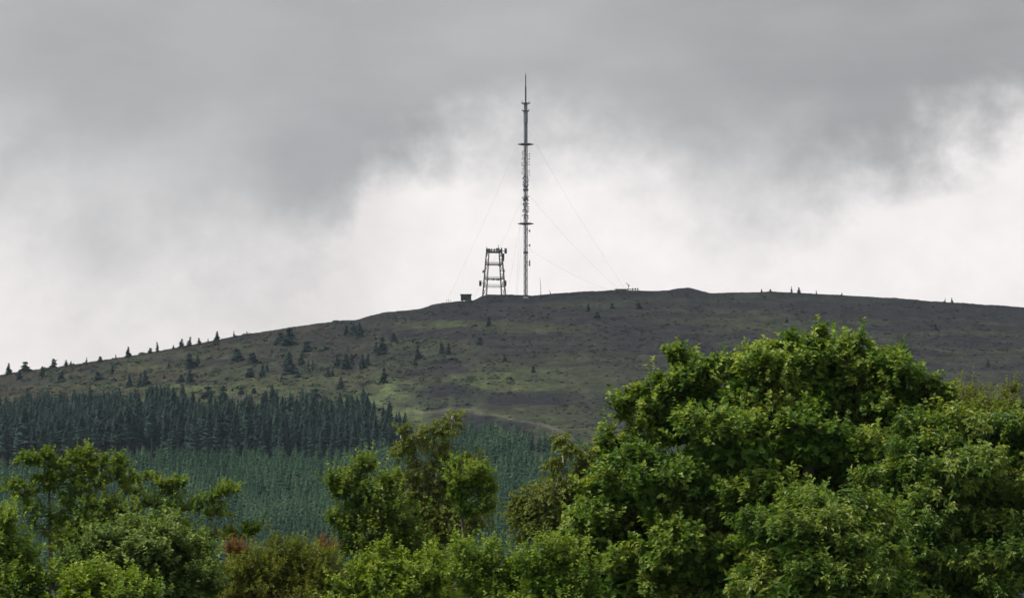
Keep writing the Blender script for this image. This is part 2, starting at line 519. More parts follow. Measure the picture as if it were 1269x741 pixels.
# --- young plantation on the foot of the hill
up_edge = interp_line([(-200, 600), (0, 600), (60, 594), (130, 584), (200, 576), (480, 577), (500, 566), (520, 548), (560, 545), (640, 548), (660, 556), (700, 566), (760, 580), (1300, 610)])
clear = lambda x, y: ((x - 655) / 36) ** 2 + ((y - 568 - 0.25 * (x - 655)) / 8) ** 2 < 1
young = poisson(-120, 900, 540, 708, 4.3, rg, lambda x, y: (y > up_edge(x) - 3) & ~clear(x, y))
vis = np.zeros(len(young), bool)
for (x0, x1, y0, y1) in ((215, 415, 600, 692), (605, 690, 560, 640), (5, 35, 590, 625)):
    vis |= (young[:, 0] > x0) & (young[:, 0] < x1) & (young[:, 1] > y0) & (young[:, 1] < y1)
cand = np.where(vis)[0]
cand = cand[np.argsort(-young[cand, 1])][:280]
rest = np.array(sorted(set(range(len(young))) - set(cand)))
YP = hill_point(young[:, 0], young[:, 1])
YH = rg.uniform(5.0, 10.0, len(young)) * (1 + 0.25 * fbm(young[:, 0] / 60, young[:, 1] / 20, 4, 2))
y_arr = [conifer(rg, 6, 1.75, 18, 11, 0.0, 0.22, 0.8, wide=.5) for k in range(4)]
y_mesh = [make_mesh('young_spruce', v, f, M_young, False, {'tint': ('FACE', t)}) for v, f, t in y_arr]
for q, i in enumerate(cand):
    o = link('young_spruce', y_mesh[q % 4], None, YP[i]); o.rotation_euler.z = rg.uniform(0, 6.28)
    s = float(YH[i] / 6); o.scale = (s, s, s)
    tag(o, 'young green spruce in the dense low plantation below the dark spruce band', 'young spruce', 'young spruces on the foot of the hill')
y_small = [conifer(rg, 6, 1.75, 11, 8, 0.0, 0.22, 0.8, wide=0.55) for k in range(4)]
v, f, t = tile(y_small, YP[rest], YH[rest] / 6, rg.uniform(0, 6.28, len(rest)), rg.integers(0, 4, len(rest)), 0.9 * fbm(young[rest, 0] / 45, young[rest, 1] / 18, 19, 4))
tag(link('young_plantation', make_mesh('young_plantation', v, f, M_young, False, {'tint': ('FACE', t)})),
    'massed young spruce plantation covering the foot of the hill', 'plantation', kind='stuff')

# --- single conifers on the moor and on the skyline
slim = [make_mesh('moor_conifer', v, f, M_pine, False, {'tint': ('FACE', t)}) for v, f, t in [conifer(rg, 1, 0.30, 15, 9, 0.02, 0.3, 0.75, wide=.42) for _ in range(4)]]
wide_ = [make_mesh('moor_conifer', v, f, M_pine, False, {'tint': ('FACE', t)}) for v, f, t in [conifer(rg, 1, 0.46, 14, 10, 0.0, 0.3, 0.7, wide=.42) for _ in range(4)]]
bushy = [make_mesh('moor_conifer', v, f, M_pine, False, {'tint': ('FACE', t)}) for v, f, t in [conifer(rg, 1, 0.72, 11, 12, 0.0, 0.35, 0.5, wide=0.42) for _ in range(3)]]
SHAPES = {'s': slim, 'w': wide_, 'b': bushy}
count = [0]


def moor_tree(px, py, hpx, shape, label, group):
    pt = hill_point(px, py)
    o = link('moor_conifer', SHAPES[shape][count[0] % len(SHAPES[shape])], None, pt); count[0] += 1
    h = (1.0 if 'line' in group else 1.08) * hpx * float(mpp(pt[1])); q_ = rg.uniform(.8, 1.2, 2)
    o.scale = (h * q_[0], h * q_[1], h); o.rotation_euler = (rg.normal(0, .05), rg.normal(0, .07), rg.uniform(0, 6.28))
    tag(o, label, 'conifer', group)


ORD = ['first', 'second', 'third', 'fourth', 'fifth', 'sixth', 'seventh', 'eighth', 'ninth', 'tenth', 'eleventh', 'twelfth', 'thirteenth', 'fourteenth', 'fifteenth', 'sixteenth',
       'seventeenth', 'eighteenth', 'nineteenth', 'twentieth', 'twenty-first', 'twenty-second', 'twenty-third', 'twenty-fourth', 'twenty-fifth']
SW = {'s': 'slender', 'w': 'broad', 'b': 'bushy'}
sky_left = [(11, 13, 'w'), (32, 11, 'b'), (66, 11, 'b'), (82, 7, 'w'), (88, 5, 'w'), (107, 7, 's'), (124, 5, 'b'), (144, 5, 's'), (159, 12, 'w'), (186, 5, 'b'), (195.5, 12, 's'),
            (215, 4, 'w'), (225, 10, 'w'), (234, 11, 'w'), (247, 7, 'w'), (258, 4, 's'), (269, 11, 'w'), (290, 7, 's'), (306, 4, 's')]
for i, (x, h, s) in enumerate(sky_left):
    moor_tree(x, float(skyline(x)) + 1.5, h + 1.5, s, f'{SW[s]} dark conifer on the left skyline, {ORD[i]} along the ridge from the left edge', 'conifers along the left skyline')
sky_right = [(944, 4, 'w'), (955, 3, 'b'), (981, 8, 's'), (990, 7, 'w'), (1012, 5, 's'), (1043, 3, 'w'), (1171, 5, 's'), (1180, 6, 'w')]
for i, (x, h, s) in enumerate(sky_right):
    moor_tree(x, float(skyline(x)) + 1, h + 1, s, f'{SW[s]} tiny conifer on the ridge right of the mound, {ORD[i]} along from the mound', 'conifers along the right skyline')
slope = {
    'on the brown slope just under the left skyline': [(76, 472, 12, 'b'), (122, 471, 10, 'b'), (139, 463, 10, 'w'), (161, 477, 14, 'w'), (174, 477, 16, 'w'), (181, 477, 19, 'w'), (209, 457, 10, 's'),
        (204, 468, 9, 's'), (236, 456, 18, 'w'), (245, 454, 14, 'w'), (224, 473, 9, 'b'), (236, 472, 15, 'w'), (294, 446, 14, 'b'), (313, 448, 12, 'b'), (267, 477, 5, 'b'), (310, 467, 10, 'b'), (52, 466, 12, 'w'), (24, 470, 12, 'w')],
    'standing alone just above the dark plantation': [(192, 498, 20, 'w'), (205, 510, 31, 'w'), (142, 498, 14, 's'), (245, 510, 17, 'w'), (258, 491, 13, 'b'), (275, 503, 26, 'w'), (299, 488, 9, 'b'), (315, 486, 6, 'b'),
        (329, 500, 17, 'w'), (391, 493, 12, 'b'), (403, 509, 14, 'w'), (420, 507, 11, 'w'), (398, 519, 14, 'w'), (381, 519, 16, 's'), (323, 519, 14, 'w'), (348, 472, 8, 's')],
    'in the broken tree line across the middle slope': [(314, 447, 12, 'w'), (331, 460, 12, 's'), (325, 467, 14, 'w'), (360, 464, 25, 'w'), (354, 454, 11, 'w'), (373, 452, 14, 'w'), (382, 456, 12, 's'), (388, 457, 11, 's'),
        (406, 467, 12, 'w'), (412, 466, 11, 's'), (418, 454, 15, 'w'), (429, 458, 18, 'w'), (436, 449, 12, 'w'), (449, 456, 17, 'w'), (455, 452, 15, 'w'), (369, 467, 8, 'b'), (422, 481, 15, 'w')],
    'high under the bulge of the left ridge': [(347, 424, 13, 'b'), (358, 425, 19, 'b'), (381, 434, 13, 'b'), (337, 435, 5, 's'), (447, 417, 17, 'w'), (429, 414, 12, 'w'), (439, 415, 12, 'b')],
    'around the pale green patch of the moor': [(474, 437, 21, 'w'), (466, 436, 13, 'w'), (489, 422, 10, 'b'), (518, 443, 16, 'w'), (514, 453, 7, 'b'), (475, 476, 17, 'w'), (476, 459, 5, 's'), (451, 495, 9, 'b')],
    'on the heather below the lattice tower and mast': [(548, 437, 13, 'w'), (555, 438, 13, 'w'), (595, 427, 8, 'b'), (606, 404, 11, 'w'), (625, 448, 9, 'w'), (661, 461, 7, 'b')],
    'on the dark heather right of the mast': [(729, 387, 9, 'w'), (740, 396, 7, 'b'), (758, 382, 6, 'b'), (792, 382, 7, 'b'), (975, 399, 7, 'w'), (1159, 409, 7, 'b'), (1224, 454, 10, 'w')],
}
for zone, lst in slope.items():
    lst = sorted(lst)
    for i, (x, y, h, s) in enumerate(lst):
        size = 'large' if h > 18 else 'small' if h < 10 else 'middling'
        moor_tree(x, y, h, s, f'{size} {SW[s]} conifer {zone}, {ORD[i]} from left', 'conifers scattered over the moor')

# --- low scrub and heather clumps between the trees
def scrub(name, label, cat, n, keep, h0, h1, mat, seed):
    rs = np.random.default_rng(seed)
    px = rs.uniform(-10, 1279, n); sk = skyline(px); py = sk + (575 - sk) * rs.uniform(0.004, 1, n)
    k = keep(px, py, rs); px, py = px[k], py[k]
    P = hill_point(px, py)
    protos = []
    for q in range(4):
        th = rs.uniform(0, 6.28, 26); ze = rs.uniform(.15, 1, 26); rr = np.sqrt(1 - ze ** 2 * .9)
        c = np.stack([np.cos(th) * rr * 1.3, np.sin(th) * rr * 1.3, ze * .75], -1)
        nn = nrm(c + np.array([0, 0, .6])); sd = nrm(np.cross(nn, np.array([.3, .2, 1.0]))); up_ = np.cross(sd, nn)
        w_ = rs.uniform(.25, .5, (26, 1))
        v = np.stack([c - sd * w_, c - up_ * w_ * .8, c + sd * w_, c + up_ * w_ * .8], 1).reshape(-1, 3)
        a = np.arange(26) * 4
        f = np.concatenate([np.stack([a, a + 1, a + 2], -1), np.stack([a, a + 2, a + 3], -1)])
        protos.append((v, f, np.tile(np.clip(rs.normal(.5, .2, 26), 0, 1), 2)))
    v, f, t = tile(protos, P, rs.uniform(h0, h1, len(P)) * rs.lognormal(0, .3, len(P)), rs.uniform(0, 6.28, len(P)), rs.integers(0, 4, len(P)))
    tag(link(name, make_mesh(name, v, f, mat, False, {'tint': ('FACE', t)})), label, cat, kind='stuff')


M_scrub = leaf_mat('scrub_leaves', (0.012, 0.022, 0.014), (0.022, 0.036, 0.020), (0.036, 0.052, 0.028), 0.9, 0, 0.1)
M_heath = leaf_mat('heather_clumps', (0.008, 0.009, 0.0088), (0.013, 0.015, 0.0125), (0.024, 0.027, 0.017), 0.9, 0, 0.1)  # darker than real heather; the hill's cloud shade is put into the colour
scrub('scrub', 'low dark green scrub between the scattered conifers of the left slope', 'scrub', 4200,
      lambda x, y, r: (x < 640) & (y < np.minimum(high_edge(np.minimum(x, 500)), 545)) & (fbm(x / 40, y / 14, 23, 3) + .25 * np.clip((420 - x) / 300, -1, 1) + r.uniform(-.25, .25, len(x)) > .05), .5, 1.7, M_scrub, 31)
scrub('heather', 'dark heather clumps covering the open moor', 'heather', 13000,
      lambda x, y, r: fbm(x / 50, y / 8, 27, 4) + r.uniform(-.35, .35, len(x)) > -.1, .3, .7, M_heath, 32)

# ------------------------------------------------------------------ guyed broadcasting mast
dM = 2590.0
mb_pt = at(651.5, 367, dM)
u = mpp(dM)                                    # metres per photo pixel there
mast = link('guyed_mast', None, None, mb_pt)
tag(mast, 'very tall slim lattice broadcasting mast held by guy wires on the hilltop', 'mast')
zz = lambda py: (367 - py) * u
rw = 2.4 * u                                   # lattice half width


def lattice(mbld, z0, z1, w0, w1, seg, rleg, rbr, n=3, ph=0.5):
    nb = max(1, int(round((z1 - z0) / seg)))
    zs = np.linspace(z0, z1, nb + 1); ws = np.linspace(w0, w1, nb + 1)
    th = ph + np.arange(n) * 2 * math.pi / n
    P = np.stack([ws[:, None] * np.cos(th), ws[:, None] * np.sin(th), np.repeat(zs[:, None], n, 1)], -1)
    for j in range(n):
        mbld.tube(P[:, j], rleg, 5)
        for i in range(nb):
            a, b = (P[i, j], P[i + 1, (j + 1) % n]) if i % 2 else (P[i, (j + 1) % n], P[i + 1, j])
            mbld.bar(a, b, rbr)
            mbld.bar(P[i + 1, j], P[i + 1, (j + 1) % n], rbr)


b = MB(); lattice(b, -1.5, zz(150), rw, rw * 0.95, 2.2, 0.19, 0.11); b.build('lattice_shaft', M_dsteel, mast)
b = MB()                                        # cable ladder in the shaft
for sx in (-0.25, 0.25): b.bar((sx, 0, -1), (sx, 0, zz(150)), 0.08)
for z in np.arange(0, zz(150), 1.2): b.bar((-0.25, 0, z), (0.25, 0, z), 0.04)
b.build('ladder', M_dsteel, mast)
b = MB(); b.lathe([(0, zz(176)), (2.15 * u, zz(176)), (2.15 * u, zz(152)), (2.7 * u, zz(151)), (2.7 * u, zz(137)), (2.2 * u, zz(136)), (2.2 * u, zz(127.5)), (0, zz(127.5))], 16)
b.build('antenna_cylinder', M_shroud, mast, smooth=False)
b = MB(); b.lathe([(0, zz(127)), (1.0 * u, zz(127)), (0.95 * u, zz(106)), (0.65 * u, zz(105)), (0.6 * u, zz(92)), (0.2 * u, zz(91)), (0.2 * u, zz(88.5)), (0, zz(88.5))], 10)
b.build('top_pole', M_dsteel, mast)
for py, r in ((127, 5.5), (136.5, 4.6)):
    b = MB(); z = zz(py)
    b.lathe([(0, z - .3), (r * u, z - .15), (r * u, z + .15), (0, z + .3)], 16)
    for a in np.arange(8) * math.pi / 4:
        b.bar((r * u * math.cos(a), r * u * math.sin(a), z), (r * u * math.cos(a), r * u * math.sin(a), z + 1.2), 0.07)
    for a in np.arange(4) * math.pi / 2: b.bar((0, 0, z - 1.6), (r * u * math.cos(a) * .9, r * u * math.sin(a) * .9, z - .1), 0.09)
    b.build('small_platform', M_dsteel, mast)
for py in (178.2, 277):
    b = MB(); z = zz(py); r = 10 * u
    b.lathe([(0, z - .75), (r * .55, z - .55), (r, z - .12), (r, z + .12), (r * .55, z + .45), (0, z + .6)], 28)
    for a in np.arange(14) * math.pi / 7:
        b.bar((r * .6 * math.cos(a), r * .6 * math.sin(a), z + .4), (r * .6 * math.cos(a), r * .6 * math.sin(a), z + 1.0), 0.04)
    b.build('round_platform', M_dsteel, mast)
for py, r in ((235, 3.4), (231, 2.9), (313, 3.0), (246, 3.0)):
    b = MB(); z = zz(py)
    b.lathe([(0, z - .5), (r * u, z - .5), (r * u, z + .5), (0, z + .5)], 12); b.build('collar', M_dsteel, mast)
rg = np.random.default_rng(5)


def antenna_bay(py0, py1, r, nlev, nar, size):
    b = MB()
    for z in np.linspace(zz(py0), zz(py1), nlev):
        for a in np.arange(nar) * 2 * math.pi / nar + 0.4:
            rr = r * u * rg.uniform(0.8, 1.1); c_ = np.array([rr * math.cos(a), rr * math.sin(a), z + rg.uniform(-.5, .5)])
            if rg.random() < .2: continue
            b.bar((rw * .8 * math.cos(a), rw * .8 * math.sin(a), z), c_, 0.08)
            b.box(c_, (size, size, size * 1.3), 1, a)
            b.bar(c_ - np.array([0, 0, size]), c_ + np.array([0, 0, size]), 0.07)
    b.build('antenna_array', M_steel, mast)


antenna_bay(217, 187, 5.0, 12, 4, 0.34)
antenna_bay(229, 219, 3.6, 4, 4, 0.45)
antenna_bay(270, 244, 3.8, 8, 4, 0.42)
antenna_bay(310, 283, 2.8, 6, 3, 0.28)
for py, sx, r in ((325, 1, 1.6), (328, 1, 1.1), (286, 1, 0.9), (253, -1, 1.0), (304, 1, .9)):
    b = MB(); b.lathe([(0, 0), (r * .5, .15), (r * .8, .45), (r * .8, .8), (0, .8)], 14, (sx * (rw + .6), -.5, zz(py)), 'x')
    b.bar((0, 0, zz(py)), (sx * (rw + .7), -.5, zz(py)), .1)
    b.build('drum_antenna', M_dish, mast)
inv = lambda p: np.asarray(p) - mb_pt
anchL = inv(hill_point(552, 376.5)); anchR = inv(hill_point(778, 362.5)); anchB = np.array([-6.0, 75.0, -9.0]); anchF = inv(hill_point(628, 369))
for py, anc, in ((155, anchL), (155, anchR), (236, anchR + [-3, 0, 0]), (238, anchL + [14, 0, 0.8]), (306, anchR + [-6, 0, 0]), (155, anchB), (236, anchB), (240, anchF)):
    p0 = np.array([0, 0, zz(py)]); t = np.linspace(0, 1, 14)[:, None]
    pts = p0 + (anc - p0) * t; pts[:, 2] -= 5.0 * (t * (1 - t))[:, 0] * 4 * np.linalg.norm((anc - p0)[:2]) / 120
    b = MB(); b.tube(pts, 0.030, 5); b.build('guy_wire', M_wire, mast)
b = MB(); b.box((0, 0, -1.1), (3.4, 3.4, 1.6), .8); b.build('plinth', M_dish, mast)

# ------------------------------------------------------------------ short lattice tower beside it
dT = 2594.0
uT = mpp(dT)
tp = at(612.3, 366.5, dT)
tower = link('lattice_tower', None, None, tp)
tag(tower, 'squat four-legged lattice tower with dishes on the hilltop beside the mast', 'tower')
zt = lambda py: (366.5 - py) * uT
rot = R(12)
cr_, sr_ = math.cos(rot), math.sin(rot)


def corner(i, z):
    t = z / zt(310)
    hw = (12.2 + (8.0 - 12.2) * t) * uT
    x, y = [(-1, -1), (1, -1), (1, 1), (-1, 1)][i]
    x, y = x * hw, y * hw
    return np.array([x * cr_ - y * sr_, x * sr_ + y * cr_, z])


lev = [zt(355.5), zt(346), zt(337), zt(328), zt(319.5), zt(311.5)]
for i in range(4):
    b = MB(); b.tube([corner(i, z) for z in [-1.5] + lev], 0.27, 6)
    c0 = [corner(i, z) * np.array([.93, .93, 1]) for z in [-1.5] + lev]
    b.tube(c0, 0.13, 5)
    for z0, z1 in zip(([-1.5] + lev)[:-1], lev):
        b.bar(corner(i, z0), corner(i, z1) * np.array([.93, .93, 1]), .09)
    b.build('leg', M_steel, tower)
allz = [-1.0] + lev
for i in (1, 3):                                 # the two side faces carry the cross bracing
    b = MB(); j = (i + 1) % 4
    for z0, z1 in zip(allz[:-1], allz[1:]):
        b.bar(corner(i, z0), corner(j, z1), 0.13); b.bar(corner(j, z0), corner(i, z1), 0.13)
    b.build('cross_bracing', M_steel, tower)
for py, rr in ((355.5, .11), (346, .17), (328, .18)):
    b = MB(); z = zt(py)
    for i in range(4):
        j = (i + 1) % 4; p0, p1 = corner(i, z), corner(j, z); dz = np.array([0, 0, 1.1])
        b.bar(p0, p1, rr); b.bar(p0 + dz, p1 + dz, rr * .45)
        for t in np.linspace(0.1, 0.9, 7): b.bar(p0 + (p1 - p0) * t, p0 + (p1 - p0) * t + dz, .07)
    if py != 355.5:
        for t in np.linspace(.08, .92, 6):
            a0 = corner(0, z) + (corner(1, z) - corner(0, z)) * t; a1 = corner(3, z) + (corner(2, z) - corner(3, z)) * t
            b.bar(a0 + [0, 0, .2], a1 + [0, 0, .2], .12)
        for k in range(3):
            t = rg.uniform(.2, .85); q = corner(0, z) + (corner(1, z) - corner(0, z)) * t
            b.box(q + [0, .3, -.4], (.7, .6, 1.0))
    b.build('gantry_ring', M_dsteel, tower)
b = MB(); z = zt(312.5)
for i in range(4):
    j = (i + 1) % 4; p0, p1 = corner(i, z), corner(j, z)
    b.bar(p0, p1, .3); b.bar(p0 + [0, 0, 1.2], p1 + [0, 0, 1.2], .12)
    b.bar(corner(i, zt(312)), corner(i, zt(308)), .28)
    for t in np.linspace(.1, .9, 8): b.bar(p0 + (p1 - p0) * t, p0 + (p1 - p0) * t + [0, 0, 1.2], .08)
for t in np.linspace(.05, .95, 7):
    b.bar(corner(0, z) + (corner(1, z) - corner(0, z)) * t, corner(3, z) + (corner(2, z) - corner(3, z)) * t, .16)
b.build('top_platform', M_dsteel, tower)
for x, py, w, h in ((-8.5, 310.5, 1.4, 1.6), (-6.2, 311, 1.3, 1.5), (-3.2, 310, .8, 1.1), (0.5, 310, .8, 1.0), (3.6, 309.6, 1.1, 1.4), (6, 309.8, .8, 1.6), (9.3, 309.5, .8, 1.5), (-9, 308.5, .3, 1.6), (5.3, 307, .25, 1.9)):
    b = MB(); b.box((x * uT, -3.0, zt(py)), (w, w, h)); b.bar((x * uT, -3.0, zt(py) - h), (x * uT, -3.0, zt(py) + h * .8), .1)
    b.build('panel_antenna', M_dsteel, tower)


def drum(x, py, r, depth_, face, name='dish'):
    b = MB(); prof = [(0, -depth_ * .5), (r * .6, -depth_ * .4), (r, 0), (r, depth_ * .6), (r * .96, depth_ * .65), (0, depth_ * .72)]
    if face < 0: prof = [(a, -c) for a, c in prof]
    cx = x * uT
    b.lathe(prof, 18, (cx, -1.5, zt(py)), 'x')
    b.bar((cx, -1.5, zt(py)), (cx - face * 2.4, -.8, zt(py)), .15)
    b.bar((cx - face * .4, -1.5, zt(py) - r), (cx - face * .4, -1.5, zt(py) + r), .12)
    b.build(name, M_dish if r < 1 else M_dsteel, tower)


drum(-16.8, 351.3, 1.55, 1.1, -1); drum(13.6, 351.3, 1.55, 1.1, 1)
drum(11.0, 317.5, 1.5, 1.1, 1); drum(11.0, 321, 1.2, 1.0, 1); drum(14, 311, 1.5, 1.2, 1); drum(-13.2, 336.5, .8, .8, -1); drum(12.0, 336, .8, .8, 1)

# ------------------------------------------------------------------ hut, enclosure, poles on the crest
hp = hill_point(577.5, 373.2)
hut = link('equipment_hut', None, None, hp)
tag(hut, 'small dark flat-roofed equipment hut standing left of the lattice tower', 'hut')
uH = mpp(hp[1])
b = MB(); b.box((0, 0, 1.9), (13.0 * uH, 4.2, 2.9)); b.build('wall', M_hut, hut)
b = MB(); b.box((0, 0, 3.5), (15 * uH, 5.0, .32)); b.build('roof', M_hut, hut)
b = MB()
for x in (-4.6, 0, 4.6): b.box((x * uH, 0, -.05), (.8, 3.4, 1.0))
b.build('pier', M_hut, hut)
b = MB(); b.box((3.2 * uH, -2.13, 1.75), (1.1, .08, 2.1)); b.build('door', M_dsteel, hut)
b = MB(); b.box((-2.6 * uH, -2.13, 2.2), (1.2, .08, .8)); b.build('louvre', M_dsteel, hut)

ep = hill_point(776, 362.3)
enc = link('timber_enclosure', None, None, ep)
tag(enc, 'low grey timber fenced enclosure round the right guy anchor', 'enclosure')
uE = mpp(ep[1])
xs = np.linspace(-14, 14.5, 10) * uE
for x in xs:
    big = x > 6 * uE
    b = MB(); b.box((x, 0, .7), (.55 if big else .3, .4, 3.3 if big else 2.6)); b.build('post', M_wood, enc)
b = MB()
for z in (.9, 1.7): b.box(((xs[0] + xs[-1]) / 2, -.25, z), (xs[-1] - xs[0], .12, .35 if z > 1 else .25))
b.build('rail', M_wood, enc)
b = MB(); b.box((-6 * uE, .3, .9), (14 * uE, .15, 2.0)); b.build('boarding', M_wood, enc)
st = link('anchor_post', None, None, hill_point(778.2, 362)); tag(st, 'slanted steel post with a bracket rising above the fenced enclosure', 'post')
b = MB(); b.bar((0, 0, -.4), (.3, 0, 3.6), .16); b.bar((.3, 0, 3.6), (-1.0, 0, 5.0), .14); b.bar((-.2, 0, 4.2), (.9, 0, 3.3), .2); b.build('shaft', M_steel, st)
for (px, py, h, lab) in ((670.3, 366, 22, 'thin tall whip pole on the crest just right of the mast'), (682, 364.3, 5, 'short thin stake on the crest right of the whip pole')):
    pp = hill_point(px, py); o = link('whip_pole', None, None, pp); tag(o, lab, 'pole')
    b = MB(); hh = h * mpp(pp[1]); b.tube([(0, 0, -.5), (-.1, 0, hh * .5), (-.5, 0, hh)], [.16, .12, .07], 6); b.build('shaft', M_steel, o)
    b = MB(); b.lathe([(.3, -.4), (.3, .5), (.16, .6)], 8); b.build('base_collar', M_dsteel, o)
for (px, h, lab) in ((553.5, 4.5, 'leftmost of the thin fence posts on the crest left of the hut'), (556, 5.5, 'taller middle fence post on the crest left of the hut'), (558.5, 4, 'fence post on the crest nearest the hut')):
    pp = hill_point(px, float(skyline(px)) + 1.2); hh = h * mpp(pp[1])
    b = MB(); b.tube([(0, 0, -.4), (0, 0, hh * .9), (.1, 0, hh)], [.10, .10, .03], 6)
    tag(b.build('fence_post', M_wood, None, pp), lab, 'post', 'fence posts left of the hut')

# ------------------------------------------------------------------ broadleaf trees in the foreground
UP = np.array([0, 0, 1.0])


def broadleaf(name, label, cat, D, lobes, mat, bark=M_bark, seed=0, shoots=44, m=14, shoot_len=0.60, leaf=0.20, wid=0.42, droop=0.35, up=0.7,
              sub=(8, 0.50), fill=0.5, trunk_r=0.28, base_px=None, group=None, hang=0.0, dens=1.0, limb_k=1.0, clump=(0.85, 0.72), core=1.4, loose=0.12):
    """lobes: (px, py, rx, ry[, depth offset in m]) in the photo, made into ellipsoids of real size at distance D.
    shoots per square metre-ish of sub-clump; every shoot carries m leaves."""
    rg = np.random.default_rng(seed)
    L = [tuple(l) + (0,) * (5 - len(l)) for l in lobes]
    C = np.array([at(l[0], l[1], D + l[4]) for l in L])
    RX = np.array([l[2] * mpp(D) for l in L]); RZ = np.array([l[3] * mpp(D) for l in L])
    RAD = np.stack([RX, np.maximum(RX * 0.85, 0.3), RZ], -1)
    # sub-clumps on each lobe
    SC = []; SR = []; SL = []
    for i in range(len(L)):
        n = max(6, int(sub[0] * max(0.35, min(2.2, (RX[i] * RZ[i]) / 1.6))))
        d = nrm(rg.normal(0, 1, (n, 3)) + np.array([0, -0.25, 0.45]))
        r = rg.uniform(0.62, 0.95, (n, 1))
        SC.append(C[i] + d * RAD[i] * r)
        f_ = sub[1] * rg.uniform(0.7, 1.25, n)
        base_r = np.clip(np.sqrt(RX[i] * RZ[i]), 0.12, 1.5)
        fx = f_ * min(base_r, RX[i])
        SR.append(np.stack([fx * clump[0], fx * clump[0], np.minimum(fx * clump[1], RZ[i])], -1)); SL.append(np.full(n, i))
    SC = np.concatenate(SC); SR = np.concatenate(SR); SL = np.concatenate(SL)
    # shoots over the clumps
    cnt = np.maximum(6, (dens * shoots * (SR[:, 0] * SR[:, 2]) * 4)).astype(int)
    idx = np.repeat(np.arange(len(SC)), cnt)
    d = nrm(rg.normal(0, 1, (len(idx), 3)) + UP * (0.7 if hang == 0 else 0))
    if hang == 0: d[:, 2] = np.where(d[:, 2] < -0.25, -d[:, 2], d[:, 2])
    P = SC[idx] + d * SR[idx] * (0.6 + (0.45 + loose) * rg.random((len(idx), 1)) ** (1 + loose))
    out = nrm((P - C[SL[idx]]) / RAD[SL[idx]])
    # drop most of what is buried in other lobes
    keep = np.ones(len(P), bool)
    for i in range(len(L)):
        q = np.linalg.norm((P - C[i]) / RAD[i], axis=1)
        keep &= ~((q < 0.55) & (rg.random(len(P)) < 0.75))
    P, d, out, idx = P[keep], d[keep], out[keep], idx[keep]
    ax = nrm(0.55 * d + 0.5 * out + UP * (up - 1.7 * hang) + rg.normal(0, 0.25, P.shape))
    k = len(P)
    sl = shoot_len * rg.uniform(0.55, 1.35, k) * np.where((rg.random(k) < 0.16) & (d[:, 2] > 0.2), 1.8, 1.0)
    t = np.linspace(0.15, 1, m)[None, :] ** 0.6
    lp = P[:, None] + ax[:, None] * (sl[:, None] * (t - 0.4))[..., None]
    if hang: lp = lp - UP * (hang * 0.5 * (sl[:, None] * t) ** 1.3)[..., None]
    a1 = nrm(np.cross(ax, np.where(np.abs(ax[:, 2:3]) < 0.9, UP, np.array([1.0, 0, 0])))); a2 = np.cross(ax, a1)
    phi = np.arange(m)[None, :] * 2.4 + rg.uniform(0, 6.28, (k, 1)) + rg.normal(0, 0.4, (k, m))
    rad = np.cos(phi)[..., None] * a1[:, None] + np.sin(phi)[..., None] * a2[:, None]
    ld = nrm(rad * (1.15 - 0.6 * t)[..., None] + ax[:, None] * (0.25 + 0.6 * t)[..., None] - UP * droop + rg.normal(0, 0.15, lp.shape))
    ln = leaf * rg.uniform(0.5, 1.35, (k, m)) * (1.1 - 0.35 * t)
    nn = UP + 0.45 * out[:, None] + rg.normal(0, 0.35, lp.shape)
    nn = nrm(nn - ld * np.sum(nn * ld, -1, keepdims=True))
    lob_t = rg.normal(0, .10, len(L))
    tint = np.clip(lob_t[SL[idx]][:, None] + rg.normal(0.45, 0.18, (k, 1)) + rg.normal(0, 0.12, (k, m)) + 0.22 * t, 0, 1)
    lp, ld, nn, ln, tint = lp.reshape(-1, 3), ld.reshape(-1, 3), nn.reshape(-1, 3), ln.ravel(), tint.ravel()
    if fill > 0:                                   # older leaves deeper in the crown
        nf = int(len(lp) * fill)
        wl = RX * RX * RZ; ci = rg.choice(len(L), nf, p=wl / wl.sum())
        fp = C[ci] + nrm(rg.normal(0, 1, (nf, 3))) * RAD[ci] * (rg.random((nf, 1)) ** 0.4) * 0.7
        lp = np.concatenate([lp, fp]); fd = nrm(rg.normal(0, 1, (nf, 3)) * np.array([1, 1, .5]) - UP * .3); ld = np.concatenate([ld, fd])
        fn = UP + rg.normal(0, .6, (nf, 3)); nn = np.concatenate([nn, nrm(fn - fd * np.sum(fn * fd, -1, keepdims=True))])
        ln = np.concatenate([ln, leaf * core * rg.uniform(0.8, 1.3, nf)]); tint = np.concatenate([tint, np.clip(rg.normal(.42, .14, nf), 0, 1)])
    sd = np.cross(nn, ld) * (ln * wid)[:, None]
    foldv = nn * (ln * 0.14)[:, None]
    b0 = lp; tip = lp + ld * ln[:, None] - nn * (ln * 0.12)[:, None]
    m1 = lp + ld * (ln * 0.5)[:, None]
    v = np.stack([b0, m1 - sd + foldv, tip, m1 + sd + foldv], 1).reshape(-1, 3)
    a = np.arange(len(lp)) * 4
    f = np.stack([np.stack([a, a + 1, a + 2], -1), np.stack([a, a + 2, a + 3], -1)], 1).reshape(-1, 3)
    # trunk and limbs
    bx = base_px if base_px is not None else float(np.mean([l[0] for l in L]))
    foot = at(bx, 700, D + 0.5); foot[2] = 0
    root = link(name, None, None, foot)
    tag(root, label, cat, group)
    top = C[np.argmax(C[:, 2])].copy()
    tb = MB()
    fork = foot + (top - foot) * 0.35 + np.array([rg.normal(0, .15), 0, 0])
    mid = foot + (top - foot) * 0.68 + rg.normal(0, .25, 3) * np.array([1, 1, 0])
    tb.tube([foot - UP * .3, foot + (fork - foot) * .5, fork, mid, top - UP * .1], [trunk_r * 1.25, trunk_r, trunk_r * .85, trunk_r * .5, trunk_r * .12], 9)
